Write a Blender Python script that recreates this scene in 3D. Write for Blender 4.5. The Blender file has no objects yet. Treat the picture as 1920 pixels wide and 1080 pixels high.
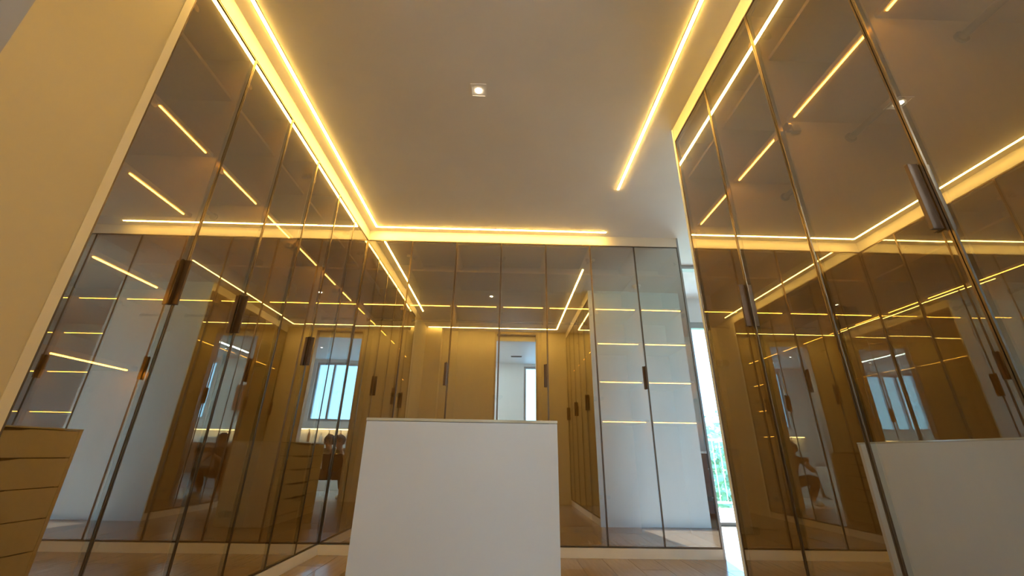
import bpy, bmesh, math, random
from mathutils import Matrix, Vector

random.seed(7)
scene = bpy.context.scene
COL = scene.collection

# ------------------------------------------------------------------ camera
H = 0.7319
YAW, PITCH, ROLL = 0.0176, 0.3830, 0.0162
cy, sy = math.cos(YAW), math.sin(YAW)
cp, sp = math.cos(PITCH), math.sin(PITCH)
fwd = Vector((sy * cp, cy * cp, sp))
r0 = Vector((cy, -sy, 0.0))
u0 = r0.cross(fwd)
right = math.cos(ROLL) * r0 + math.sin(ROLL) * u0
up = -math.sin(ROLL) * r0 + math.cos(ROLL) * u0
cam = bpy.data.cameras.new('camera')
cam.sensor_width = 36.0
cam.lens = 774.0 / 1920.0 * 36.0
cam.clip_start = 0.02
cam.clip_end = 300
cam_o = bpy.data.objects.new('camera', cam)
COL.objects.link(cam_o)
cam_o.matrix_world = Matrix(((right.x, up.x, -fwd.x, 0), (right.y, up.y, -fwd.y, 0),
                             (right.z, up.z, -fwd.z, H), (0, 0, 0, 1)))
scene.camera = cam_o

# ------------------------------------------------------------------ world, sun, exposure
world = bpy.data.worlds.new('sky')
scene.world = world
world.use_nodes = True
wn = world.node_tree
wn.nodes.clear()
w_out = wn.nodes.new('ShaderNodeOutputWorld')
w_bg = wn.nodes.new('ShaderNodeBackground')
w_tc = wn.nodes.new('ShaderNodeTexCoord')
w_sep = wn.nodes.new('ShaderNodeSeparateXYZ')
w_ramp = wn.nodes.new('ShaderNodeValToRGB')
w_ramp.color_ramp.elements[0].position = 0.0
w_ramp.color_ramp.elements[0].color = (0.27, 0.56, 0.92, 1)
w_ramp.color_ramp.elements[1].position = 0.6
w_ramp.color_ramp.elements[1].color = (0.21, 0.51, 0.92, 1)
wn.links.new(w_tc.outputs['Generated'], w_sep.inputs[0])
wn.links.new(w_sep.outputs['Z'], w_ramp.inputs[0])
wn.links.new(w_ramp.outputs[0], w_bg.inputs[0])
w_bg.inputs[1].default_value = 4.6
wn.links.new(w_bg.outputs[0], w_out.inputs[0])

sun = bpy.data.lights.new('sun', 'SUN')
sun.energy = 13.0
sun.angle = math.radians(0.6)
sun.color = (1.0, 0.97, 0.93)
sun_o = bpy.data.objects.new('sun', sun)
COL.objects.link(sun_o)
sun_dir = Vector((-0.16, -1.0, -0.62))
sun_o.rotation_euler = sun_dir.to_track_quat('-Z', 'Y').to_euler()
sun_o.location = (6, 12, 9)

vs = scene.view_settings
vs.view_transform = 'Standard'
vs.look = 'None'
vs.gamma = 1.0
vs.use_curve_mapping = False
vs.exposure = 1.18
scene.cycles.max_bounces = 12
scene.cycles.diffuse_bounces = 4
scene.cycles.glossy_bounces = 8
scene.cycles.transmission_bounces = 12
scene.cycles.transparent_max_bounces = 32
scene.cycles.caustics_reflective = True
scene.cycles.caustics_refractive = False
scene.cycles.sample_clamp_indirect = 6.0
scene.cycles.use_denoising = True

LED_CEIL = 44.0
LED_SHELF = 13.0
LED_COL = (1.0, 0.575, 0.115)

# ------------------------------------------------------------------ dimensions
XL, XR, YB = -1.385, 1.121, 3.70
ZB, ZT, ZC = 0.071, 2.707, 2.813
YF = 0.08
DEPTH = 0.55

# ------------------------------------------------------------------ materials
def new_mat(name):
    m = bpy.data.materials.new(name)
    m.use_nodes = True
    nt = m.node_tree
    b = nt.nodes['Principled BSDF']
    return m, nt, b

def surface(name, col, rough=0.5, metal=0.0, var=0.06, scale=6.0, bump=0.0, bscale=60.0, spec=0.5, stretch=(1, 1, 1), coat=0.0):
    m, nt, b = new_mat(name)
    tc = nt.nodes.new('ShaderNodeTexCoord')
    mp = nt.nodes.new('ShaderNodeMapping')
    mp.inputs['Scale'].default_value = stretch
    nt.links.new(tc.outputs['Object'], mp.inputs['Vector'])
    nz = nt.nodes.new('ShaderNodeTexNoise')
    nz.inputs['Scale'].default_value = scale
    nz.inputs['Detail'].default_value = 4
    nt.links.new(mp.outputs[0], nz.inputs['Vector'])
    rp = nt.nodes.new('ShaderNodeValToRGB')
    rp.color_ramp.elements[0].position = 0.3
    rp.color_ramp.elements[1].position = 0.7
    rp.color_ramp.elements[0].color = tuple(c * (1 - var) for c in col) + (1,)
    rp.color_ramp.elements[1].color = tuple(min(1, c * (1 + var)) for c in col) + (1,)
    nt.links.new(nz.outputs['Fac'], rp.inputs[0])
    nt.links.new(rp.outputs[0], b.inputs['Base Color'])
    b.inputs['Roughness'].default_value = rough
    b.inputs['Metallic'].default_value = metal
    b.inputs['Specular IOR Level'].default_value = spec
    b.inputs['Coat Weight'].default_value = coat
    b.inputs['Coat Roughness'].default_value = 0.08
    if bump > 0:
        n2 = nt.nodes.new('ShaderNodeTexNoise')
        n2.inputs['Scale'].default_value = bscale
        n2.inputs['Detail'].default_value = 3
        nt.links.new(mp.outputs[0], n2.inputs['Vector'])
        bp = nt.nodes.new('ShaderNodeBump')
        bp.inputs['Strength'].default_value = bump
        bp.inputs['Distance'].default_value = 0.002
        nt.links.new(n2.outputs['Fac'], bp.inputs['Height'])
        nt.links.new(bp.outputs[0], b.inputs['Normal'])
    return m

def emitter(name, col, strength):
    m = bpy.data.materials.new(name)
    m.use_nodes = True
    nt = m.node_tree
    nt.nodes.clear()
    o = nt.nodes.new('ShaderNodeOutputMaterial')
    e = nt.nodes.new('ShaderNodeEmission')
    e.inputs[0].default_value = (*col, 1)
    e.inputs[1].default_value = strength
    nt.links.new(e.outputs[0], o.inputs[0])
    return m

def coated_glass(name, r0_, tint_r, tint_t):
    """front face of a bronze mirror-coated pane: part reflects, part passes"""
    m = bpy.data.materials.new(name)
    m.use_nodes = True
    nt = m.node_tree
    nt.nodes.clear()
    o = nt.nodes.new('ShaderNodeOutputMaterial')
    lw = nt.nodes.new('ShaderNodeLayerWeight')
    lw.inputs['Blend'].default_value = 0.5
    pw = nt.nodes.new('ShaderNodeMath'); pw.operation = 'POWER'; pw.inputs[1].default_value = 5.0
    nt.links.new(lw.outputs['Facing'], pw.inputs[0])
    ma = nt.nodes.new('ShaderNodeMath'); ma.operation = 'MULTIPLY_ADD'
    ma.inputs[1].default_value = 1 - r0_
    ma.inputs[2].default_value = r0_
    nt.links.new(pw.outputs[0], ma.inputs[0])
    tr = nt.nodes.new('ShaderNodeBsdfTransparent')
    tr.inputs[0].default_value = (*tint_t, 1)
    gl = nt.nodes.new('ShaderNodeBsdfGlossy')
    gl.inputs['Color'].default_value = (*tint_r, 1)
    gl.inputs['Roughness'].default_value = 0.0
    mx = nt.nodes.new('ShaderNodeMixShader')
    nt.links.new(ma.outputs[0], mx.inputs[0])
    nt.links.new(tr.outputs[0], mx.inputs[1])
    nt.links.new(gl.outputs[0], mx.inputs[2])
    nt.links.new(mx.outputs[0], o.inputs[0])
    return m

def clear_mat(name, tint):
    m = bpy.data.materials.new(name)
    m.use_nodes = True
    nt = m.node_tree
    nt.nodes.clear()
    o = nt.nodes.new('ShaderNodeOutputMaterial')
    tr = nt.nodes.new('ShaderNodeBsdfTransparent')
    tr.inputs[0].default_value = (*tint, 1)
    nt.links.new(tr.outputs[0], o.inputs[0])
    return m

M = {}
M['ceiling'] = surface('ceiling_paint', (0.80, 0.78, 0.75), 0.7, var=0.02, scale=3, bump=0.08, bscale=120)
M['wall'] = surface('wall_paint', (0.58, 0.52, 0.40), 0.65, var=0.03, scale=3, bump=0.08, bscale=120)
M['white'] = surface('white_paint', (0.78, 0.78, 0.77), 0.5, var=0.02, scale=3, bump=0.05, bscale=120)
M['laminate'] = surface('cabinet_laminate', (0.62, 0.53, 0.41), 0.45, var=0.04, scale=5, stretch=(8, 8, 1))
M['cool_white'] = surface('cool_white_laminate', (0.76, 0.82, 0.86), 0.4, var=0.015, scale=5)
M['plinth'] = surface('plinth_laminate', (0.74, 0.70, 0.63), 0.4, var=0.03, scale=8)
M['endpanel'] = surface('end_panel_laminate', (0.76, 0.72, 0.64), 0.4, var=0.02, scale=8)
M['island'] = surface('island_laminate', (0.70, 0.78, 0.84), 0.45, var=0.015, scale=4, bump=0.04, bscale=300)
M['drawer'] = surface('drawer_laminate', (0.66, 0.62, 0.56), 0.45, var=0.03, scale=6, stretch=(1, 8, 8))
M['dark'] = surface('dark_gap', (0.05, 0.042, 0.035), 0.6, var=0.1)
M['slab'] = surface('island_glass_top', (0.60, 0.62, 0.50), 0.12, var=0.04, scale=10, coat=0.5)
M['frame'] = surface('bronze_frame', (0.19, 0.14, 0.095), 0.33, metal=1.0, var=0.05, scale=30)
M['handle'] = surface('bronze_handle', (0.115, 0.075, 0.05), 0.38, metal=0.6, var=0.08, scale=40)
M['hinge'] = surface('hinge_steel', (0.45, 0.40, 0.33), 0.3, metal=1.0, var=0.05)
M['tile'] = surface('floor_tile', (0.25, 0.185, 0.14), 0.2, var=0.09, scale=5, stretch=(9, 0.8, 1), bump=0.06, bscale=40)
M['tile2'] = surface('floor_tile_b', (0.235, 0.172, 0.13), 0.2, var=0.09, scale=5, stretch=(9, 0.8, 1), bump=0.06, bscale=40)
M['grout'] = surface('grout', (0.40, 0.31, 0.23), 0.7, var=0.08)
M['alu'] = surface('aluminium', (0.42, 0.43, 0.44), 0.4, metal=0.9, var=0.04)
M['alu_dark'] = surface('dark_aluminium', (0.09, 0.095, 0.10), 0.45, metal=0.3, var=0.05)
M['doorframe'] = surface('door_frame_laminate', (0.42, 0.36, 0.29), 0.45, var=0.05, stretch=(6, 6, 1))
M['led'] = emitter('led_warm', LED_COL, LED_CEIL)
M['led_shelf'] = emitter('led_warm_shelf', (1.0, 0.55, 0.09), LED_SHELF)
M['spot'] = emitter('downlight_lamp', (1.0, 0.80, 0.52), 30.0)
M['bathlight'] = emitter('bath_lamp', (0.82, 0.95, 0.97), 70.0)
M['bathspot'] = emitter('bath_spot', (0.88, 0.97, 0.98), 80.0)
M['bathled'] = emitter('bath_led', (1.0, 0.68, 0.28), 9.0)
M['glass'] = coated_glass('bronze_glass_face', 0.47, (0.985, 1.0, 0.935), (0.76, 0.63, 0.43))
M['glass_body'] = clear_mat('bronze_glass_body', (0.92, 0.88, 0.82))
M['clear'] = coated_glass('window_glass', 0.05, (1, 1, 1), (0.93, 0.96, 0.95))
M['bathfloor'] = surface('bath_floor_tile', (0.62, 0.60, 0.56), 0.25, var=0.05, scale=4)
M['porcelain'] = surface('porcelain', (0.82, 0.82, 0.81), 0.12, var=0.01, coat=0.4)
M['wood'] = surface('brown_wood', (0.20, 0.085, 0.03), 0.45, var=0.25, scale=6, stretch=(1, 1, 12))
M['darkwood'] = surface('dark_wood', (0.06, 0.045, 0.045), 0.45, var=0.25, scale=6, stretch=(1, 1, 12))
M['stone'] = surface('counter_stone', (0.60, 0.57, 0.52), 0.25, var=0.12, scale=12)
M['bottle'] = surface('bottle_white', (0.80, 0.78, 0.74), 0.25, var=0.02)
M['bottle2'] = surface('bottle_amber', (0.30, 0.15, 0.05), 0.15, var=0.05)
M['skin'] = surface('skin', (0.50, 0.27, 0.17), 0.5, var=0.06, scale=10)
M['hair'] = surface('hair', (0.022, 0.013, 0.009), 0.7, var=0.5, scale=40, stretch=(4, 4, 1))
M['shirt'] = surface('shirt_cloth', (0.10, 0.055, 0.035), 0.85, var=0.15, scale=60)
M['trousers'] = surface('trouser_cloth', (0.085, 0.045, 0.028), 0.85, var=0.15, scale=60)
M['eye'] = surface('eye_dark', (0.02, 0.015, 0.012), 0.2, var=0.05)
M['lip'] = surface('lip', (0.40, 0.14, 0.10), 0.5, var=0.05)
M['phone'] = surface('phone_black', (0.02, 0.02, 0.022), 0.2, var=0.05, coat=0.6)
M['shoe'] = surface('shoe_pale', (0.55, 0.48, 0.40), 0.6, var=0.06)
M['concrete'] = surface('balcony_tile', (0.62, 0.60, 0.56), 0.5, var=0.08, scale=4)
M['leaf'] = surface('foliage', (0.26, 0.36, 0.18), 0.7, var=0.45, scale=2.5)
M['leaf2'] = surface('foliage_light', (0.36, 0.44, 0.24), 0.7, var=0.45, scale=2.5)
M['trunk'] = surface('bark', (0.12, 0.08, 0.05), 0.85, var=0.3, scale=10)
M['ground'] = surface('ground_grass', (0.20, 0.28, 0.12), 0.9, var=0.3, scale=0.6)
M['curtain'] = surface('curtain_cloth', (0.66, 0.66, 0.64), 0.9, var=0.05)
M['plastic'] = surface('white_plastic', (0.80, 0.79, 0.77), 0.35, var=0.01)

# ------------------------------------------------------------------ helpers
def bm_box(bm, x0, x1, y0, y1, z0, z1, mi=0, front_mi=None, bevel=0.0):
    vs_ = [bm.verts.new(p) for p in ((x0, y0, z0), (x1, y0, z0), (x1, y1, z0), (x0, y1, z0),
                                      (x0, y0, z1), (x1, y0, z1), (x1, y1, z1), (x0, y1, z1))]
    fs = []
    for q in ((3, 2, 1, 0), (4, 5, 6, 7), (0, 1, 5, 4), (1, 2, 6, 5), (2, 3, 7, 6), (3, 0, 4, 7)):
        f = bm.faces.new([vs_[i] for i in q])
        f.material_index = mi
        fs.append(f)
    if front_mi is not None:
        fs[2].material_index = front_mi
    if bevel > 0:
        edges = set(e for f in fs for e in f.edges)
        bmesh.ops.bevel(bm, geom=list(edges), offset=bevel, segments=2, affect='EDGES', profile=0.7)

def bm_cyl(bm, c, r, h, seg=24, axis='z', mi=0, r2=None):
    mat = Matrix.Translation(Vector(c))
    if axis == 'x':
        mat = mat @ Matrix.Rotation(math.pi / 2, 4, 'Y')
    elif axis == 'y':
        mat = mat @ Matrix.Rotation(math.pi / 2, 4, 'X')
    res = bmesh.ops.create_cone(bm, cap_ends=True, segments=seg, radius1=r, radius2=r if r2 is None else r2, depth=h, matrix=mat)
    for v in res['verts']:
        for f in v.link_faces:
            f.material_index = mi

def link_mesh(name, me, mats, parent=None, loc=(0, 0, 0), rot=(0, 0, 0)):
    o = bpy.data.objects.new(name, me)
    COL.objects.link(o)
    o.location = loc
    o.rotation_euler = rot
    if parent is not None:
        o.parent = parent
    return o

def finish(name, bm, mats, parent=None, loc=(0, 0, 0), rot=(0, 0, 0), smooth=False):
    me = bpy.data.meshes.new(name)
    bmesh.ops.recalc_face_normals(bm, faces=bm.faces)
    bm.to_mesh(me)
    bm.free()
    for m in (mats if isinstance(mats, (list, tuple)) else [mats]):
        me.materials.append(M[m] if isinstance(m, str) else m)
    if smooth:
        for p in me.polygons:
            p.use_smooth = True
    return link_mesh(name, me, None, parent, loc, rot)

BOXC = {}
def box(name, dims, mat, parent=None, loc=(0, 0, 0), rot=(0, 0, 0), bevel=0.0):
    """dims = x0,x1,y0,y1,z0,z1; alike boxes share their mesh"""
    key = (tuple(round(d, 4) for d in dims), mat, bevel)
    me = BOXC.get(key)
    if me is None:
        bm = bmesh.new()
        bm_box(bm, *dims, bevel=bevel)
        bmesh.ops.recalc_face_normals(bm, faces=bm.faces)
        me = bpy.data.meshes.new(name)
        bm.to_mesh(me)
        bm.free()
        me.materials.append(M[mat])
        BOXC[key] = me
    return link_mesh(name, me, None, parent, loc, rot)

def empty(name, loc=(0, 0, 0), rotz=0.0):
    o = bpy.data.objects.new(name, None)
    o.empty_display_size = 0.1
    COL.objects.link(o)
    o.location = loc
    o.rotation_euler = (0, 0, rotz)
    return o

def tag(o, label, cat, group=None):
    o['label'] = label
    o['category'] = cat
    if group:
        o['group'] = group
    return o

def struct(o, label=None, cat=None):
    o['kind'] = 'structure'
    if label:
        o['label'] = label
    if cat:
        o['category'] = cat
    return o

# ------------------------------------------------------------------ room shell
def sbox(name, dims, mat, label=None, cat=None, bevel=0.0):
    return struct(box(name, dims, mat, bevel=bevel), label, cat)

XE, YE = 5.2, 5.40          # bedroom side wall and balcony door plane
floor = sbox('floor', (-1.95, XE, YF - 0.16, YE + 0.06, -0.08, -0.004), 'grout', 'brown wood-look tiled floor of the dressing room', 'floor')
# ceiling with a hole-free slab
sbox('ceiling', (-2.05, XE + 0.1, YF - 0.16, YE + 0.1, ZC, ZC + 0.12), 'ceiling', 'plain white ceiling lit warm by light strips', 'ceiling')
sbox('wall_left', (-2.05, XL, YF, 1.202, 0, ZC), 'wall', 'beige wall left of the glass wardrobe run', 'wall')
sbox('wall_left_rear', (-2.05, -1.95, 1.202, 4.36, 0, ZC), 'wall', 'wall hidden behind the left wardrobe run', 'wall')
sbox('wall_back', (-1.95, 1.75, 4.26, 4.36, 0, ZC), 'wall', 'wall behind the far wardrobe run', 'wall')
sbox('wall_right', (1.69, 2.37, YF - 0.16, 2.185, 0, ZC), 'cool_white', 'white wall beside the right wardrobe run', 'wall')
# wall with the doorway the camera stands in
DX0, DX1, DZ = -0.132, 0.58, 2.77
bm = bmesh.new()
bm_box(bm, -2.05, DX0 - 0.03, YF - 0.12, YF, 0, ZC)
bm_box(bm, DX1 + 0.03, 1.69, YF - 0.12, YF, 0, ZC)
bm_box(bm, DX0 - 0.03, DX1 + 0.03, YF - 0.12, YF, DZ + 0.03, ZC)
struct(finish('wall_front', bm, 'wall'), 'beige wall with the doorway into the bathroom', 'wall')
bm = bmesh.new()
bm_box(bm, DX0 - 0.03, DX0, YF - 0.125, YF - 0.0005, 0, DZ + 0.03)
bm_box(bm, DX1, DX1 + 0.03, YF - 0.125, YF - 0.0005, 0, DZ + 0.03)
bm_box(bm, DX0, DX1, YF - 0.125, YF - 0.0005, DZ, DZ + 0.03)
struct(finish('door_1', bm, 'doorframe'), 'brown frame of the full-height doorway to the bathroom', 'door frame')
sbox('wall_pier', (XL, -1.11, YF, 0.27, 0, ZC), 'wall', 'short beige wall pier beside the doorway wall', 'wall')

# fascias above the doors and plinths below them
sbox('trim_1', (XL - 0.02, XL, 1.202, YB, ZT + 0.004, ZC), 'endpanel', 'pale fascia above the left wardrobe doors', 'trim')
sbox('trim_2', (XL, 1.752, YB, YB + 0.02, ZT + 0.004, ZC), 'endpanel', 'pale fascia above the far wardrobe doors', 'trim')
sbox('trim_3', (XR, XR + 0.02, YF + 0.01, 2.19, ZT + 0.004, ZC), 'endpanel', 'pale fascia above the right wardrobe doors', 'trim')
sbox('trim_4', (XL - 0.565, XL + 0.003, 1.202, 1.236, 0, ZC), 'endpanel', 'pale end panel of the left wardrobe run', 'trim')
sbox('trim_5', (1.736, 1.752, YB - 0.003, YB + 0.56, 0, ZC), 'alu', 'grey end panel of the far wardrobe run', 'trim')
sbox('trim_6', (XR - 0.003, XR + 0.57, 2.188, 2.206, 0, ZC), 'cool_white', 'white end panel of the right wardrobe run by the passage', 'trim')
sbox('baseboard_left', (XL - 0.02, XL, 1.236, YB, 0, ZB - 0.002), 'plinth', 'cream plinth under the left wardrobe run', 'baseboard')
sbox('baseboard_back', (XL, 1.736, YB, YB + 0.02, 0, ZB - 0.002), 'plinth', 'cream plinth under the far wardrobe run', 'baseboard')
sbox('baseboard_right', (XR, XR + 0.02, YF + 0.01, 2.188, 0, ZB - 0.002), 'plinth', 'cream plinth under the right wardrobe run', 'baseboard')

# ------------------------------------------------------------------ floor tiles (wood-look planks laid along the room)
TW, TL = 0.2, 1.2
def tile_field(x0, x1, y0, y1):
    k0 = math.floor((x0 - 0.586) / TW)
    k1 = math.ceil((x1 - 0.586) / TW)
    for k in range(k0, k1):
        a, b = max(x0, 0.586 + k * TW), min(x1, 0.586 + (k + 1) * TW)
        if b - a < 0.01:
            continue
        off = (k % 3) * 0.4 + 0.175
        j0 = math.floor((y0 - off) / TL)
        for j in range(j0, j0 + 8):
            c, d = max(y0, off + j * TL), min(y1, off + (j + 1) * TL)
            if d - c < 0.01:
                continue
            g = 0.0014
            w_, l_ = b - a - 2 * g, d - c - 2 * g
            box('tile', (0, w_, 0, l_, -0.004, 0.0), 'tile' if (k * 7 + j * 3) % 2 else 'tile2', floor, (a + g, c + g, 0))
tile_field(XL, XR + 0.0, YF, 2.188)
tile_field(XL, 3.2, 2.188 + 0.02, YB)
tile_field(1.76, 3.2, YB, YE)

# ------------------------------------------------------------------ wardrobe cabinets
def hinge_mesh():
    bm = bmesh.new()
    bm_box(bm, 0, 0.012, 0.028, 0.085, -0.010, 0.010, bevel=0.002)
    bm_box(bm, 0, 0.020, 0.045, 0.075, -0.016, 0.016, bevel=0.002)
    bm_cyl(bm, (0.022, 0.020, 0), 0.016, 0.012, 16, 'y')
    bmesh.ops.recalc_face_normals(bm, faces=bm.faces)
    me = bpy.data.meshes.new('hinge')
    bm.to_mesh(me); bm.free()
    me.materials.append(M['hinge'])
    return me
HINGE = hinge_mesh()

def handle_mesh():
    bm = bmesh.new()
    bm_box(bm, -0.005, 0.005, -0.028, 0.0, 1.285, 1.487, bevel=0.0015)
    bm_box(bm, -0.020, 0.006, -0.004, 0.0, 1.285, 1.487, bevel=0.0012)
    bmesh.ops.recalc_face_normals(bm, faces=bm.faces)
    me = bpy.data.meshes.new('handle')
    bm.to_mesh(me); bm.free()
    me.materials.append(M['handle'])
    return me
HANDLE = handle_mesh()

CACHE = {}
def pane_mesh(w):
    k = ('pane', round(w, 4))
    if k not in CACHE:
        bm = bmesh.new()
        bm_box(bm, -w / 2, w / 2, 0, 0.005, ZB + 0.012, ZT - 0.008, mi=1, front_mi=0)
        bm.normal_update()
        me = bpy.data.meshes.new('glass_pane')
        bm.to_mesh(me); bm.free()
        me.materials.append(M['glass']); me.materials.append(M['glass_body'])
        CACHE[k] = me
    return CACHE[k]

def frame_mesh(w):
    k = ('frame', round(w, 4))
    if k not in CACHE:
        bm = bmesh.new()
        s, g = 0.0055, 0.0012
        z0, z1 = ZB + 0.003, ZT - 0.001
        bm_box(bm, g, g + s, 0, 0.020, z0, z1)
        bm_box(bm, w - g - s, w - g, 0, 0.020, z0, z1)
        bm_box(bm, g + s, w - g - s, 0, 0.020, z0, z0 + s)
        bm_box(bm, g + s, w - g - s, 0, 0.020, z1 - s, z1)
        bmesh.ops.recalc_face_normals(bm, faces=bm.faces)
        me = bpy.data.meshes.new('door')
        bm.to_mesh(me); bm.free()
        me.materials.append(M['frame'])
        CACHE[k] = me
    return CACHE[k]

S_TOP, S_LED = 2.40, 2.046
def cabinet(loc, rotz, w, shelves, leds, handle, twist, label, group, led_len=None):
    root = empty('wardrobe_cabinet', (loc[0], loc[1], 0), rotz)
    tag(root, label, 'wardrobe', group)
    t = 0.018
    f0 = 0.024
    box('side_panel', (0, t / 2, f0, DEPTH, ZB, ZT), 'laminate', root)
    box('side_panel', (w - t / 2, w, f0, DEPTH, ZB, ZT), 'laminate', root)
    box('back_panel', (t / 2, w - t / 2, DEPTH - 0.012, DEPTH, ZB, ZT), 'laminate', root)
    box('top_panel', (t / 2, w - t / 2, f0, DEPTH - 0.012, ZT - t, ZT), 'laminate', root)
    box('bottom_panel', (t / 2, w - t / 2, f0, DEPTH - 0.012, ZB, ZB + t), 'laminate', root)
    for z in shelves:
        sh = box('shelf', (t / 2, w - t / 2, 0.046, DEPTH - 0.012, z, z + t), 'laminate', root)
        if z in leds:
            m0 = 0.035
            l0, l1 = (m0, w - m0) if led_len is None else led_len
            box('led_strip', (l0, l1, 0.056, 0.0612, z - 0.0035, z), 'led_shelf', sh)
    if S_LED in shelves and len(shelves) == 2:
        bm = bmesh.new()
        bm_cyl(bm, (w / 2, 0.29, 1.965), 0.0125, w - t, 16, 'x')
        bm_cyl(bm, (t / 2 + 0.004, 0.29, 1.965), 0.022, 0.008, 16, 'x')
        bm_cyl(bm, (w - t / 2 - 0.004, 0.29, 1.965), 0.022, 0.008, 16, 'x')
        finish('clothes_rail', bm, 'frame', root, smooth=False)
    dr = link_mesh('door', frame_mesh(w), None, root)
    link_mesh('glass_pane', pane_mesh(w - 0.0136), None, dr, (w / 2, 0.0025, 0), (0, 0, math.radians(twist)))
    if handle:
        link_mesh('handle', HANDLE, None, dr, (w - 0.016 if handle == 'r' else 0.016, 0.0, 0), (0, 0, 0))
    for z in (0.42, 1.2, 1.995, 2.55):
        if handle == 'r':
            link_mesh('hinge', HINGE, None, dr, (t / 2, 0, z))
        else:
            h = link_mesh('hinge', HINGE, None, dr, (w - t / 2, 0, z))
            h.scale = (-1, 1, 1)
    return root

HANG = (S_TOP, S_LED)
SHELV = (S_TOP, S_LED, 1.706, 1.352, 1.010)
NUM = ['first', 'second', 'third', 'fourth', 'fifth', 'sixth', 'seventh']

LY = [1.238, 1.661, 2.090, 2.492, 2.922, 3.307, 3.70]
LT = [0.0, 0.06, -0.10, 0.08, -0.06, 0.25]
for i in range(6):
    sh = SHELV if i == 0 else HANG
    extra = ['glass-door wardrobe beside the beige wall, with several lit shelves, nearest on the left run',
             'second glass-door wardrobe along the left run, long handle at its far edge',
             'third glass-door wardrobe along the left run, no handle, hinge showing',
             'fourth glass-door wardrobe along the left run, handle at its far edge',
             'fifth glass-door wardrobe along the left run, one from the far corner',
             'last glass-door wardrobe of the left run, in the far left corner'][i]
    cabinet((XL, LY[i]), math.pi / 2, LY[i + 1] - LY[i], sh, sh[1:5],
            'r' if i in (0, 1, 3) else None, LT[i], extra, 'left run of glass wardrobes',
            (0.095, LY[1] - LY[0] - 0.04) if i == 0 else None)

BW = 0.4459
BT = [-0.30, 0.0, 0.04, 0.0, -0.05, 0.0, 0.08]
for i in range(7):
    sh = SHELV if i >= 5 else HANG
    extra = ['glass-door wardrobe at the left corner of the far wall run',
             'second glass-door wardrobe from the left on the far wall, handle at right edge',
             'third glass-door wardrobe from the left on the far wall, no handle',
             'middle glass-door wardrobe of the far wall behind the island, handle at right edge',
             'fifth glass-door wardrobe from the left on the far wall, beside the pale bright pair',
             'pale bright glass-door wardrobe with lit shelves and handle, far wall, second from passage',
             'pale bright glass-door wardrobe with lit shelves at the passage end of the far wall'][i]
    cabinet((XL + BW * i, YB), 0.0, BW, sh, sh[1:5], 'r' if i in (1, 3, 5) else None, BT[i], extra, 'far run of glass wardrobes')

RY = [2.188, 1.754, 1.328, 0.886, 0.455, YF + 0.012]
RT = [0.05, 0.04, 0.10, -0.12, 0.05]
for i in range(5):
    extra = ['glass-door wardrobe of the right run next to the balcony passage',
             'second glass-door wardrobe of the right run counted from the passage',
             'third glass-door wardrobe of the right run, big bronze handle at its near edge',
             'fourth glass-door wardrobe of the right run, at the right picture edge',
             'right-run glass-door wardrobe against the doorway wall, outside the picture'][i]
    cabinet((XR, RY[i]), -math.pi / 2, RY[i] - RY[i + 1], HANG, HANG[1:], 'r' if i in (0, 2, 4) else None, RT[i], extra, 'right run of glass wardrobes')

# ------------------------------------------------------------------ ceiling light strips
def strip(label, pts):
    """pts: corner points of an L of straight channel pieces"""
    root = empty('ceiling_light_strip', (pts[1][0], pts[1][1], ZC))
    tag(root, label, 'light strip', 'warm light strips in the ceiling')
    ox, oy = pts[1][0], pts[1][1]
    hw = 0.0092
    bm = bmesh.new(); bp = bmesh.new()
    for (a, b) in ((pts[0], pts[1]), (pts[1], pts[2])):
        x0, x1 = sorted((a[0], b[0])); y0, y1 = sorted((a[1], b[1]))
        horizontal = abs(x1 - x0) > abs(y1 - y0)
        if horizontal:
            prof = 'x'
            L0, L1 = x0, x1
        else:
            prof = 'y'
            L0, L1 = y0, y1
        # rounded diffuser standing 5 mm proud of the ceiling
        sec = [(-hw, -0.0005), (-hw * 0.92, -0.003), (-hw * 0.6, -0.006), (0, -0.0072), (hw * 0.6, -0.006), (hw * 0.92, -0.004), (hw, -0.0005)]
        rows = []
        for L in (L0, L1):
            row = []
            for s_, z in sec:
                if prof == 'x':
                    row.append(bm.verts.new((L - ox, y0 + s_ - oy, z)))
                else:
                    row.append(bm.verts.new((x0 + s_ - ox, L - oy, z)))
            rows.append(row)
        for i in range(len(sec) - 1):
            bm.faces.new((rows[0][i], rows[0][i + 1], rows[1][i + 1], rows[1][i]))
        bm.faces.new(rows[0]); bm.faces.new(list(reversed(rows[1])))
        for sgn in (-1, 1):
            if prof == 'x':
                bm_box(bp, L0 - ox, L1 - ox, y0 - oy + sgn * (hw + 0.001) - 0.0008, y0 - oy + sgn * (hw + 0.001) + 0.0008, -0.0025, 0)
            else:
                bm_box(bp, x0 - ox + sgn * (hw + 0.001) - 0.0008, x0 - ox + sgn * (hw + 0.001) + 0.0008, L0 - oy, L1 - oy, -0.0025, 0)
    finish('diffuser', bm, 'led', root)
    finish('channel', bp, 'alu', root)
strip('long glowing L-shaped light strip along the left and far ceiling edges', [(-1.291, 1.18), (-1.291, 3.612), (0.997, 3.612)])
strip('glowing light strip on the ceiling before the right wardrobes', [(0.930, 2.889), (0.930, 0.31), (-1.34, 0.31)])

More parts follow.
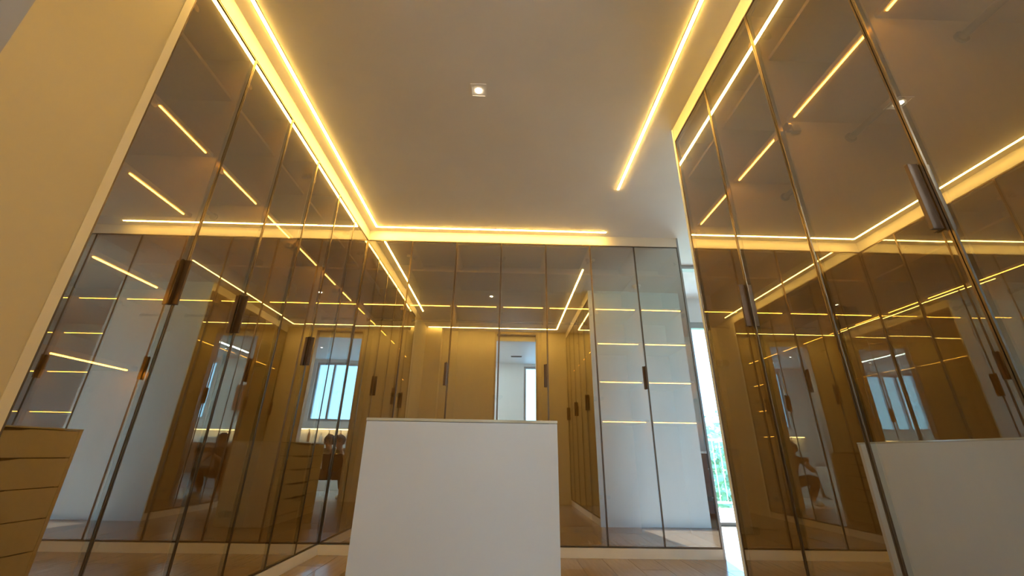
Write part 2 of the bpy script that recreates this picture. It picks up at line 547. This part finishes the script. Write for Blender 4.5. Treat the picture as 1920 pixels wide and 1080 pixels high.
# ------------------------------------------------------------------ square downlight and smoke detector
def downlight(loc, label, group=None, emis='spot', s=0.048, watts=0):
    root = empty('downlight', loc)
    tag(root, label, 'downlight', group)
    bm = bmesh.new()
    b_ = 0.009
    bm_box(bm, -s, s, -s, -s + b_, -0.006, 0.0)
    bm_box(bm, -s, s, s - b_, s, -0.006, 0.0)
    bm_box(bm, -s, -s + b_, -s + b_, s - b_, -0.006, 0.0)
    bm_box(bm, s - b_, s, -s + b_, s - b_, -0.006, 0.0)
    finish('frame', bm, 'plastic', root)
    bm = bmesh.new()
    bm_box(bm, -s + b_, s - b_, -s + b_, s - b_, -0.0035, -0.001)
    finish('reflector', bm, 'plastic', root)
    bm = bmesh.new()
    bm_cyl(bm, (0, 0, -0.0045), s * 0.36, 0.004, 24)
    finish('lamp', bm, emis, root)
    return root
downlight((-0.192, 1.912, ZC), 'small square recessed downlight in the middle of the ceiling')

root = empty('smoke_detector', (1.725, 2.42, ZC))
tag(root, 'round white smoke detector on the ceiling by the passage', 'smoke detector')
bm = bmesh.new(); bm_cyl(bm, (0, 0, -0.012), 0.055, 0.024, 32, r2=0.06); finish('base', bm, 'plastic', root)
bm = bmesh.new(); bm_cyl(bm, (0, 0, -0.034), 0.032, 0.02, 32, r2=0.045); finish('sensor_cap', bm, 'plastic', root)

# ------------------------------------------------------------------ island
IX0, IX1, IY0, IY1, IZ = -0.398, 0.163, 1.28, 2.535, 0.826
isl = empty('dressing_island', ((IX0 + IX1) / 2, (IY0 + IY1) / 2, 0))
tag(isl, 'tall pale grey dressing island with drawers standing in the room centre', 'island')
cx, cyy = isl.location.x, isl.location.y
def ibox(name, d, mat, parent=isl, bevel=0.0):
    return box(name, (d[0] - cx, d[1] - cx, d[2] - cyy, d[3] - cyy, d[4], d[5]), mat, parent, bevel=bevel)
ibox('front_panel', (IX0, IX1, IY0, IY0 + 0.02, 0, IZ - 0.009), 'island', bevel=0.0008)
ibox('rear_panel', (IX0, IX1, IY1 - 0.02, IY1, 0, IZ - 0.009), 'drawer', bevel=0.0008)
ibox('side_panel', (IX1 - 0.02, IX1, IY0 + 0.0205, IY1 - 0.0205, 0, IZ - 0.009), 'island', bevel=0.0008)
ibox('carcass', (IX0 + 0.022, IX1 - 0.0205, IY0 + 0.0205, IY1 - 0.0205, 0.0, IZ - 0.010), 'dark')
ibox('glass_top', (IX0 - 0.001, IX1 + 0.001, IY0 - 0.001, IY1 + 0.001, IZ - 0.008, IZ), 'slab', bevel=0.001)
dz = [0.0, 0.08, 0.238, 0.387, 0.534, 0.678, IZ - 0.010]
ibox('drawer_plinth', (IX0 + 0.006, IX0 + 0.022, IY0 + 0.021, IY1 - 0.021, 0.0, 0.076), 'drawer')
for k in range(1, 6):
    d_ = ibox('drawer', (IX0, IX0 + 0.020, IY0 + 0.0225, IY1 - 0.0225, dz[k] + 0.002, dz[k + 1] - 0.003), 'drawer', bevel=0.001)
    # finger pull: scoop shade painted as a flat dark patch, mid upper edge
    bm = bmesh.new()
    n = 14
    y0_, y1_ = IY0 + 0.28, IY1 - 0.28
    zt = dz[k + 1] - 0.003
    rowA = []; rowB = []
    for i in range(n + 1):
        u = i / n
        yy = y0_ + (y1_ - y0_) * u
        rowA.append((yy, zt + 0.0035))
        rowB.append((yy, zt - 0.016 * math.sin(math.pi * u) ** 0.6))
    for xx in (IX0 - 0.0012, IX0 + 0.004):
        va = [bm.verts.new((xx - cx, a[0] - cyy, a[1])) for a in rowA]
        vb = [bm.verts.new((xx - cx, a[0] - cyy, a[1] - 0.0001)) for a in rowB]
        for i in range(n):
            bm.faces.new((va[i], va[i + 1], vb[i + 1], vb[i]))
    finish('finger_pull_shade', bm, 'dark', d_)

# ------------------------------------------------------------------ bathroom behind the camera
BYF, BYN, BZ = -2.05, YF - 0.12, 2.67
BX0, BX1 = -2.6, 2.35
sbox('floor_bath', (BX0, BX1, BYF - 0.15, BYN, -0.08, -0.002), 'bathfloor', 'pale tiled bathroom floor beyond the doorway', 'floor')
sbox('ceiling_bath', (BX0, BX1, BYF - 0.15, BYN, BZ, ZC + 0.12), 'white', 'white bathroom ceiling beyond the doorway', 'ceiling')
sbox('wall_bath_left', (BX0 - 0.1, BX0, BYF - 0.15, BYN, 0, BZ), 'white', 'white side wall of the bathroom, vanity side', 'wall')
sbox('wall_bath_right', (BX1, BX1 + 0.1, BYF - 0.15, BYN, 0, BZ), 'white', 'white side wall of the bathroom, bathtub side', 'wall')
WZ0, WZ1 = 1.335, 2.61
WINS = [(0.47, 1.40), (-2.50, -1.42)]
bm = bmesh.new()
xs = [BX0, -2.50, -1.42, 0.47, 1.40, BX1]
for i in range(5):
    if i in (1, 3):
        bm_box(bm, xs[i], xs[i + 1], BYF - 0.15, BYF, 0, WZ0)
        bm_box(bm, xs[i], xs[i + 1], BYF - 0.15, BYF, WZ1, BZ)
    else:
        bm_box(bm, xs[i], xs[i + 1], BYF - 0.15, BYF, 0, BZ)
struct(finish('wall_bath_rear', bm, 'white'), 'white outer wall of the bathroom with two windows', 'wall')
for wi, (a, b) in enumerate(WINS):
    bm = bmesh.new()
    fr = 0.05
    y0_, y1_ = BYF - 0.10, BYF - 0.04
    bm_box(bm, a, b, y0_, y1_, WZ0, WZ0 + fr); bm_box(bm, a, b, y0_, y1_, WZ1 - fr, WZ1)
    bm_box(bm, a, a + fr, y0_, y1_, WZ0 + fr, WZ1 - fr); bm_box(bm, b - fr, b, y0_, y1_, WZ0 + fr, WZ1 - fr)
    nm = 1 if wi == 0 else 2
    cuts = [a + fr + (b - a - 2 * fr) * k / (nm + 1) for k in range(nm + 2)]
    for k in range(1, nm + 1):
        bm_box(bm, cuts[k] - 0.022, cuts[k] + 0.022, y0_, y1_, WZ0 + fr, WZ1 - fr)
    wo = finish('window_%d' % (wi + 1), bm, 'alu_dark' if False else 'alu')
    struct(wo, ['grey framed bathroom window right of the doorway, pale blue sky', 'wide grey framed bathroom window on the vanity side, pale blue sky'][wi], 'window')
    for k in range(nm + 1):
        x0_ = cuts[k] + (0.022 if k > 0 else 0); x1_ = cuts[k + 1] - (0.022 if k < nm else 0)
        bm = bmesh.new()
        bm_box(bm, x0_, x1_, BYF - 0.074, BYF - 0.068, WZ0 + fr, WZ1 - fr)
        finish('pane', bm, 'clear', wo)

# bathroom lamps
root = empty('linear_ceiling_lamp', (-0.44, -0.75, BZ))
tag(root, 'long glowing linear lamp on the bathroom ceiling', 'lamp')
box('housing', (-0.045, 0.045, -0.66, 0.66, -0.012, 0), 'plastic', root)
box('diffuser', (-0.035, 0.035, -0.65, 0.65, -0.018, -0.012), 'bathlight', root)
for k, (x, y) in enumerate(((0.85, -0.85), (0.85, -1.40), (-0.70, -0.40), (-0.70, -1.10))):
    downlight((x, y, BZ), ['bathroom ceiling downlight on the bathtub side, nearer the doorway',
                           'bathroom ceiling downlight on the bathtub side, nearer the window',
                           'bathroom ceiling downlight nearest the doorway on the vanity side',
                           'bathroom ceiling downlight deep in the room on the vanity side'][k], 'bathroom ceiling downlights', 'bathspot', 0.05)
box_v = empty('air_vent', (0.27, -1.30, BZ))
tag(box_v, 'small grey slotted air vent on the bathroom ceiling', 'vent')
box('vent_frame', (-0.12, 0.12, -0.045, 0.045, -0.006, 0), 'alu', box_v)
for k in range(4):
    box('slat', (-0.11, 0.11, -0.006, 0.006, -0.011, -0.006), 'alu_dark', box_v, (0, -0.03 + 0.02 * k, 0))

# vanity side: counter, lit shelf, brown cabinets
root = empty('vanity', (-1.0, BYF + 0.255, 0))
tag(root, 'stone topped bathroom vanity with brown doors under the lit shelf', 'vanity')
box('counter', (-0.62, 0.62, -0.24, 0.24, 0.86, 0.90), 'stone', root, bevel=0.003)
box('body', (-0.60, 0.60, -0.235, 0.205, 0.30, 0.858), 'darkwood', root)
for k in range(2):
    d_ = box('door', (0.005, 0.595, 0.206, 0.224, 0.305, 0.855), 'wood', root, (-0.60 + 0.6 * k, 0, 0), bevel=0.002)
    box('knob', (-0.01, 0.01, 0.225, 0.240, 0.69, 0.71), 'alu', d_, (0.54 if k == 0 else 0.06, 0, 0))
bm = bmesh.new()
bmesh.ops.create_uvsphere(bm, u_segments=24, v_segments=12, radius=0.2)
for v in bm.verts:
    v.co.z = max(v.co.z * 0.55, -0.06) if v.co.z < 0 else min(v.co.z * 0.2, 0.02)
    v.co.z += 0.955
finish('basin', bm, 'porcelain', root, smooth=True)
root = empty('wall_shelf', (-1.0, BYF + 0.07, 1.13))
tag(root, 'thin wall shelf with a glowing strip above the vanity', 'shelf')
box('board', (-0.6, 0.6, -0.07, 0.07, 0.0, 0.03), 'plastic', root, bevel=0.002)
box('led_strip', (-0.58, 0.58, 0.02, 0.06, -0.015, 0.0), 'bathled', root)
for k, (x0_, x1_) in enumerate(((-0.84, -0.60), (-0.59, -0.40))):
    root = empty('wall_cabinet', ((x0_ + x1_) / 2, BYF, 1.53))
    tag(root, ['wider brown wooden cabinet hung on the bathroom wall', 'narrower brown wooden cabinet hung beside the wider one'][k], 'cabinet')
    w_ = (x1_ - x0_) / 2
    box('body', (-w_, w_, 0, 0.10, 0, 0.53), 'darkwood', root)
    box('door', (-w_ + 0.003, w_ - 0.003, 0.101, 0.118, 0.003, 0.527), 'wood', root, bevel=0.002)

# ledge below the other window with lit niche and bottles
root = empty('wall_ledge', (0.94, BYF + 0.09, 0))
tag(root, 'stone ledge with lit lip under the bathroom window', 'ledge')
box('ledge_top', (-0.6, 0.6, -0.09, 0.09, 0.88, 0.91), 'stone', root, bevel=0.002)
box('ledge_front', (-0.6, 0.6, 0.06, 0.085, 0.0, 0.879), 'plastic', root)
box('lip', (-0.6, 0.6, -0.09, 0.03, 1.175, 1.20), 'plastic', root)
box('led_strip', (-0.58, 0.58, -0.03, 0.01, 1.160, 1.175), 'bathled', root)
def bottle(x, h, r, mat, label):
    root = empty('bottle', (x, BYF + 0.10, 0.91))
    tag(root, label, 'bottle', 'bottles on the bathroom ledge')
    prof = [(0, 0), (r, 0), (r, h * 0.62), (r * 0.85, h * 0.70), (r * 0.38, h * 0.78), (r * 0.38, h * 0.86), (0, h * 0.86)]
    bm = bmesh.new()
    rows = [[bm.verts.new((q[0] * math.cos(a), q[0] * math.sin(a), q[1])) for a in [2 * math.pi * i / 16 for i in range(16)]] for q in prof[1:-1]]
    for i in range(len(rows) - 1):
        for j in range(16):
            bm.faces.new((rows[i][j], rows[i][(j + 1) % 16], rows[i + 1][(j + 1) % 16], rows[i + 1][j]))
    bm.faces.new(rows[0]); bm.faces.new(rows[-1])
    finish('body', bm, mat, root, smooth=True)
    bm = bmesh.new(); bm_cyl(bm, (0, 0, h * 0.92), r * 0.45, h * 0.13, 16); bm_box(bm, -0.004, r * 1.1, -0.005, 0.005, h * 0.95, h * 1.0)
    finish('pump_cap', bm, 'alu', root)
for k, (x, h, r, m_) in enumerate(((0.62, 0.20, 0.030, 'bottle'), (0.76, 0.24, 0.026, 'bottle2'), (0.92, 0.17, 0.034, 'bottle'), (1.10, 0.22, 0.028, 'bottle'), (1.25, 0.26, 0.026, 'bottle2'))):
    bottle(x, h, r, m_, ['white pump bottle at the doorway end of the ledge', 'slim amber bottle second along the ledge', 'squat white bottle in the ledge middle',
                         'white bottle fourth along the ledge', 'tall amber bottle at the far end of the ledge'][k])

# bathtub
root = empty('bathtub', (1.80, -1.20, 0))
tag(root, 'white freestanding bathtub by the bathroom side wall', 'bathtub')
bm = bmesh.new()
def oval(rx, ry, z, n=40):
    out = []
    for i in range(n):
        a = 2 * math.pi * i / n
        c_, s_ = math.cos(a), math.sin(a)
        out.append(bm.verts.new((rx * math.copysign(abs(c_) ** 0.6, c_), ry * math.copysign(abs(s_) ** 0.6, s_), z)))
    return out
loops = [oval(0.30, 0.62, 0.0), oval(0.34, 0.68, 0.05), oval(0.38, 0.74, 0.56), oval(0.39, 0.75, 0.58), oval(0.37, 0.73, 0.59), oval(0.33, 0.68, 0.575), oval(0.27, 0.58, 0.16), oval(0.18, 0.40, 0.12)]
for a, b in zip(loops, loops[1:]):
    for j in range(40):
        bm.faces.new((a[j], a[(j + 1) % 40], b[(j + 1) % 40], b[j]))
bm.faces.new(loops[0]); bm.faces.new(loops[-1])
finish('tub', bm, 'porcelain', root, smooth=True)
bm = bmesh.new(); bm_cyl(bm, (0.44, 0, 0.40), 0.018, 0.80, 16); bm_cyl(bm, (0.36, 0, 0.80), 0.014, 0.18, 16, 'x')
finish('faucet', bm, 'alu', root)

# ------------------------------------------------------------------ passage, bedroom side, balcony
sbox('wall_bedroom', (2.37, XE, YF - 0.16, YF - 0.06, 0, ZC), 'white', 'white bedroom wall beyond the passage', 'wall')
sbox('wall_bedroom_side', (XE, XE + 0.1, YF - 0.16, YE + 0.1, 0, ZC), 'white', 'white outer side wall of the bedroom', 'wall')
sbox('wall_passage', (1.752, 1.85, 4.36, YE + 0.06, 0, ZC), 'white', 'white wall stub beside the balcony door', 'wall')
sbox('trim_7', (1.752, XE, 4.33, 4.42, ZC - 0.045, ZC), 'alu', 'grey curtain track across the passage ceiling', 'trim')
sbox('wall_daylight_block', (4.01, XE, YE, YE + 0.1, 0, 2.46), 'white', 'unseen white wall right of the balcony door, added to cut daylight', 'wall')  # unseen wall added to narrow the opening and darken the bedroom
sbox('wall_balcony', (1.85, XE, YE, YE + 0.1, 2.46, ZC), 'white', 'white lintel above the balcony door', 'wall')
bm = bmesh.new()
bm_box(bm, 1.85, 4.01, YE + 0.01, YE + 0.09, 2.38, 2.46)
bm_box(bm, 1.85, 4.01, YE + 0.01, YE + 0.09, 0.0, 0.035)
for x in (1.85, 3.05, 3.95):
    bm_box(bm, x, x + 0.06, YE + 0.01, YE + 0.09, 0.035, 2.38)
dd = struct(finish('door_2', bm, 'alu'), 'grey framed sliding glass balcony door full of daylight', 'balcony door')
for (a, b) in ((1.91, 3.05), (3.11, 3.95)):
    bm = bmesh.new(); bm_box(bm, a, b, YE + 0.045, YE + 0.053, 0.035, 2.38); finish('pane', bm, 'clear', dd)

root = empty('dresser', (3.3, 1.2, 0))
tag(root, 'low dark wooden dresser in the bedroom beyond the passage', 'dresser')
box('body', (-0.75, 0.75, -0.24, 0.24, 0.06, 0.78), 'darkwood', root, bevel=0.003)
box('top', (-0.77, 0.77, -0.25, 0.26, 0.781, 0.81), 'plastic', root, bevel=0.003)
for k in range(3):
    for j in range(2):
        d_ = box('drawer', (0.005, 0.49, 0.241, 0.258, 0.005, 0.33), 'darkwood', root, (-0.74 + 0.495 * k, 0, 0.08 + 0.345 * j), bevel=0.002)
        box('knob', (0.20, 0.29, 0.259, 0.272, 0.16, 0.172), 'alu', d_)
for k in range(4):
    box('leg', (0, 0.05, 0, 0.05, 0.0, 0.059), 'alu_dark', root, ((-0.72, 0.67)[k % 2], (-0.22, 0.17)[k // 2], 0))

# balcony
tagb = sbox('floor_balcony', (1.2, 7.0, YE + 0.10, 7.5, -0.14, -0.03), 'concrete', 'sunlit pale balcony floor', 'balcony floor')
sbox('ceiling_balcony', (1.2, 7.0, YE + 0.10, 6.5, 2.56, 2.75), 'white', 'white balcony soffit', 'ceiling')
root = empty('railing', (3.6, 7.35, -0.03))
tag(root, 'slim metal balcony railing with vertical bars', 'railing')
box('top_rail', (-2.4, 3.4, -0.025, 0.025, 1.02, 1.06), 'alu', root)
box('bottom_rail', (-2.4, 3.4, -0.015, 0.015, 0.08, 0.11), 'alu', root)
for k in range(48):
    box('baluster', (-0.006, 0.006, -0.006, 0.006, 0.11, 1.02), 'alu', root, (-2.34 + 0.12 * k, 0, 0))
for k in range(4):
    box('post', (-0.02, 0.02, -0.02, 0.02, 0.0, 1.02), 'alu', root, (-2.36 + 1.9 * k, 0, 0))
sbox('ground', (-60, 80, 9, 140, -3.2, -3.0), 'ground', 'green ground below the balcony', 'ground')

LEAFME = {}
def tree(x, y, h, r, mat, label):
    root = empty('tree', (x, y, -3.0))
    tag(root, label, 'tree', 'trees beyond the balcony')
    bm = bmesh.new()
    bm_cyl(bm, (0, 0, h * 0.3), 0.16, h * 0.6, 10, r2=0.08)
    finish('trunk', bm, 'trunk', root)
    bm = bmesh.new()
    rnd = random.Random(int(x * 13 + y * 7))
    for i in range(900):
        u = rnd.random() * 2 * math.pi
        v = math.acos(2 * rnd.random() - 1)
        rr = r * (0.55 + 0.45 * rnd.random()) * (1 + 0.18 * math.sin(3 * u) * math.sin(4 * v))
        c_ = Vector((rr * math.sin(v) * math.cos(u), rr * math.sin(v) * math.sin(u), h * 0.66 + rr * 0.9 * math.cos(v)))
        s_ = 0.10 + 0.12 * rnd.random()
        a_ = Vector((rnd.gauss(0, 1), rnd.gauss(0, 1), rnd.gauss(0, 1))).normalized()
        b_ = a_.orthogonal().normalized()
        p = [c_ + a_ * s_, c_ + b_ * s_ * 0.6, c_ - a_ * s_, c_ - b_ * s_ * 0.6]
        bm.faces.new([bm.verts.new(q) for q in p])
    finish('crown', bm, mat, root)
tree(7.6, 17.0, 4.6, 1.7, 'leaf', 'dense green tree nearest the balcony')
tree(11.5, 22.0, 5.2, 2.3, 'leaf2', 'light green tree behind the nearest tree')
tree(16.0, 32.0, 6.3, 3.0, 'leaf', 'large dark green tree in the distance')
tree(12.0, 27.5, 4.4, 2.0, 'leaf2', 'small pale green tree in the distance')

# ------------------------------------------------------------------ photographer in the doorway
def skin_mesh(name, pts, edges, mat, parent, root_i=0, sub=2, smooth=True):
    me = bpy.data.meshes.new(name)
    me.from_pydata([p[:3] for p in pts], edges, [])
    o = bpy.data.objects.new(name, me)
    COL.objects.link(o)
    o.parent = parent
    md = o.modifiers.new('skin', 'SKIN')
    md.use_smooth_shade = True
    md.branch_smoothing = 0.6
    for i, p in enumerate(pts):
        sv = me.skin_vertices[0].data[i]
        rx = p[3]
        ry = p[4] if len(p) > 4 else rx
        sv.radius = (rx, ry)
        sv.use_root = (i == root_i)
    s_ = o.modifiers.new('sub', 'SUBSURF')
    s_.levels = sub
    s_.render_levels = sub
    me.materials.append(M[mat])
    return o

per = empty('person', (0.14, -0.035, 0))
tag(per, 'crouching person in dark clothes holding up a phone in the doorway', 'person')
P = []
E_ = []
def chain(pl, start=None):
    prev = start
    ids = []
    for p in pl:
        P.append(p)
        i = len(P) - 1
        if prev is not None:
            E_.append((prev, i))
        prev = i
        ids.append(i)
    return ids
# torso up to the head
t_ids = chain([(0, -0.52, 0.36, 0.120, 0.105), (0, -0.50, 0.50, 0.125, 0.10), (0, -0.45, 0.62, 0.135, 0.105), (0, -0.39, 0.72, 0.125, 0.095), (0, -0.360, 0.775, 0.052), (0, -0.338, 0.805, 0.050),
               (0, -0.320, 0.840, 0.062, 0.074), (0, -0.315, 0.895, 0.078, 0.090), (0, -0.32, 0.950, 0.062, 0.074)])
HX = -0.075
for s in (-1, 1):
    sh = chain([(s * 0.15, -0.39, 0.735, 0.052), (s * 0.215, -0.30, 0.60, 0.042), (s * 0.225, -0.22, 0.535, 0.037), (HX + s * 0.135, -0.13, 0.62, 0.033), (HX + s * 0.115, -0.060, 0.695, 0.024)], t_ids[3])
    # palm, four curled fingers, thumb
    pm = chain([(HX + s * 0.112, -0.040, 0.715, 0.020, 0.026)], sh[-1])
    base = pm[0]
    for k in range(4):
        zf = 0.705 + 0.017 * k
        ln = (0.9, 1.0, 1.05, 0.95)[k]
        chain([(HX + s * 0.108, -0.012, zf, 0.0085), (HX + s * (0.100 - 0.022 * ln), 0.010, zf + 0.003, 0.0078), (HX + s * (0.100 - 0.042 * ln), 0.012, zf + 0.004, 0.0068)], base)
    chain([(HX + s * 0.090, -0.040, 0.735, 0.010), (HX + s * 0.065, -0.034, 0.752, 0.009), (HX + s * 0.045, -0.030, 0.757, 0.008)], base)
# legs
for s in (-1, 1):
    chain([(s * 0.10, -0.48, 0.34, 0.080), (s * 0.15, -0.32, 0.385, 0.068), (s * 0.185, -0.175, 0.415, 0.050), (s * 0.175, -0.22, 0.30, 0.050), (s * 0.160, -0.29, 0.12, 0.040), (s * 0.160, -0.30, 0.065, 0.038), (s * 0.17, -0.22, 0.040, 0.036, 0.030), (s * 0.18, -0.13, 0.032, 0.034, 0.024)], t_ids[0])
body = skin_mesh('body', P, E_, 'skin', per)
# clothes
tp = [(0, -0.515, 0.40, 0.150, 0.130), (0, -0.50, 0.50, 0.140, 0.115), (0, -0.45, 0.62, 0.148, 0.118), (0, -0.392, 0.72, 0.138, 0.108), (0, -0.365, 0.775, 0.062)]
te = [(0, 1), (1, 2), (2, 3), (3, 4)]
for s in (-1, 1):
    tp += [(s * 0.15, -0.39, 0.735, 0.064), (s * 0.19, -0.335, 0.655, 0.058)]
    te += [(3, len(tp) - 2), (len(tp) - 2, len(tp) - 1)]
skin_mesh('t_shirt', tp, te, 'shirt', per)
tp = [(0, -0.52, 0.35, 0.158, 0.140), (0, -0.512, 0.44, 0.150, 0.130)]
te = [(0, 1)]
for s in (-1, 1):
    n0 = len(tp)
    tp += [(s * 0.10, -0.48, 0.345, 0.108), (s * 0.15, -0.32, 0.395, 0.100), (s * 0.185, -0.168, 0.425, 0.098), (s * 0.175, -0.22, 0.30, 0.074), (s * 0.160, -0.29, 0.13, 0.054)]
    te += [(0, n0)] + [(n0 + i, n0 + i + 1) for i in range(4)]
skin_mesh('trousers', tp, te, 'trousers', per)
# hair: cap around the skull with fringe and nape
bm = bmesh.new()
bmesh.ops.create_uvsphere(bm, u_segments=56, v_segments=32, radius=1.0)
for v in list(bm.verts):
    p = v.co
    a_ = abs(math.atan2(p.x, p.y))
    if p.z < 0.02 + 0.06 * math.sin(9 * p.x) and a_ < 0.95 or p.z < -0.62:
        bm.verts.remove(v)
for v in bm.verts:
    p = v.co
    front = max(0.0, p.y)
    k = 1.0 + (0.03 * math.sin(13 * math.atan2(p.y, p.x)) + 0.02 * math.sin(29 * math.atan2(p.y, p.x) + 5 * p.z)) * (1 - abs(p.z))
    v.co = Vector((p.x * 0.092 * k, -0.322 + p.y * 0.106 * k, 0.918 + p.z * (0.094 if p.z > 0 else 0.125)))
finish('hair', bm, 'hair', per, smooth=True)
for s in (-1, 1):
    bm = bmesh.new(); bmesh.ops.create_uvsphere(bm, u_segments=12, v_segments=8, radius=0.011)
    finish('eye', bm, 'eye', per, (s * 0.032, -0.238, 0.893), smooth=True)
    bm = bmesh.new(); bmesh.ops.create_uvsphere(bm, u_segments=12, v_segments=8, radius=0.02)
    for v in bm.verts:
        v.co.x *= 0.45; v.co.z *= 1.5
    finish('ear', bm, 'skin', per, (s * 0.084, -0.322, 0.880), smooth=True)
bm = bmesh.new(); bmesh.ops.create_cone(bm, cap_ends=True, segments=10, radius1=0.016, radius2=0.006, depth=0.045)
finish('nose', bm, 'skin', per, (0, -0.228, 0.873), (0.35, 0, 0), smooth=True)
bm = bmesh.new(); bmesh.ops.create_uvsphere(bm, u_segments=14, v_segments=8, radius=0.022)
for v in bm.verts:
    v.co.z *= 0.3; v.co.y *= 0.4
finish('mouth', bm, 'lip', per, (0, -0.243, 0.842), smooth=True)
for s in (-1, 1):
    bm = bmesh.new()
    bmesh.ops.create_uvsphere(bm, u_segments=20, v_segments=12, radius=1.0)
    for v in bm.verts:
        v.co = Vector((v.co.x * 0.047, v.co.y * 0.125, max(0.0, 0.034 + v.co.z * (0.045 - 0.012 * v.co.y))))
    finish('shoe', bm, 'shoe', per, (s * 0.172, -0.215, 0.0), smooth=True)
# phone just behind the lens, square to the view
ph = empty('phone', (0, 0, 0))
tag(ph, 'black smartphone held sideways in both hands of the crouching person', 'phone')
pm = cam_o.matrix_world.copy()
ph.matrix_world = pm @ Matrix.Translation((0.062, -0.004, 0.016))
box('phone_body', (-0.078, 0.078, -0.037, 0.037, 0.0, 0.008), 'phone', ph, bevel=0.002)
box('camera_bump', (-0.074, -0.045, -0.006, 0.033, -0.0018, 0.0), 'phone', ph, bevel=0.0006)
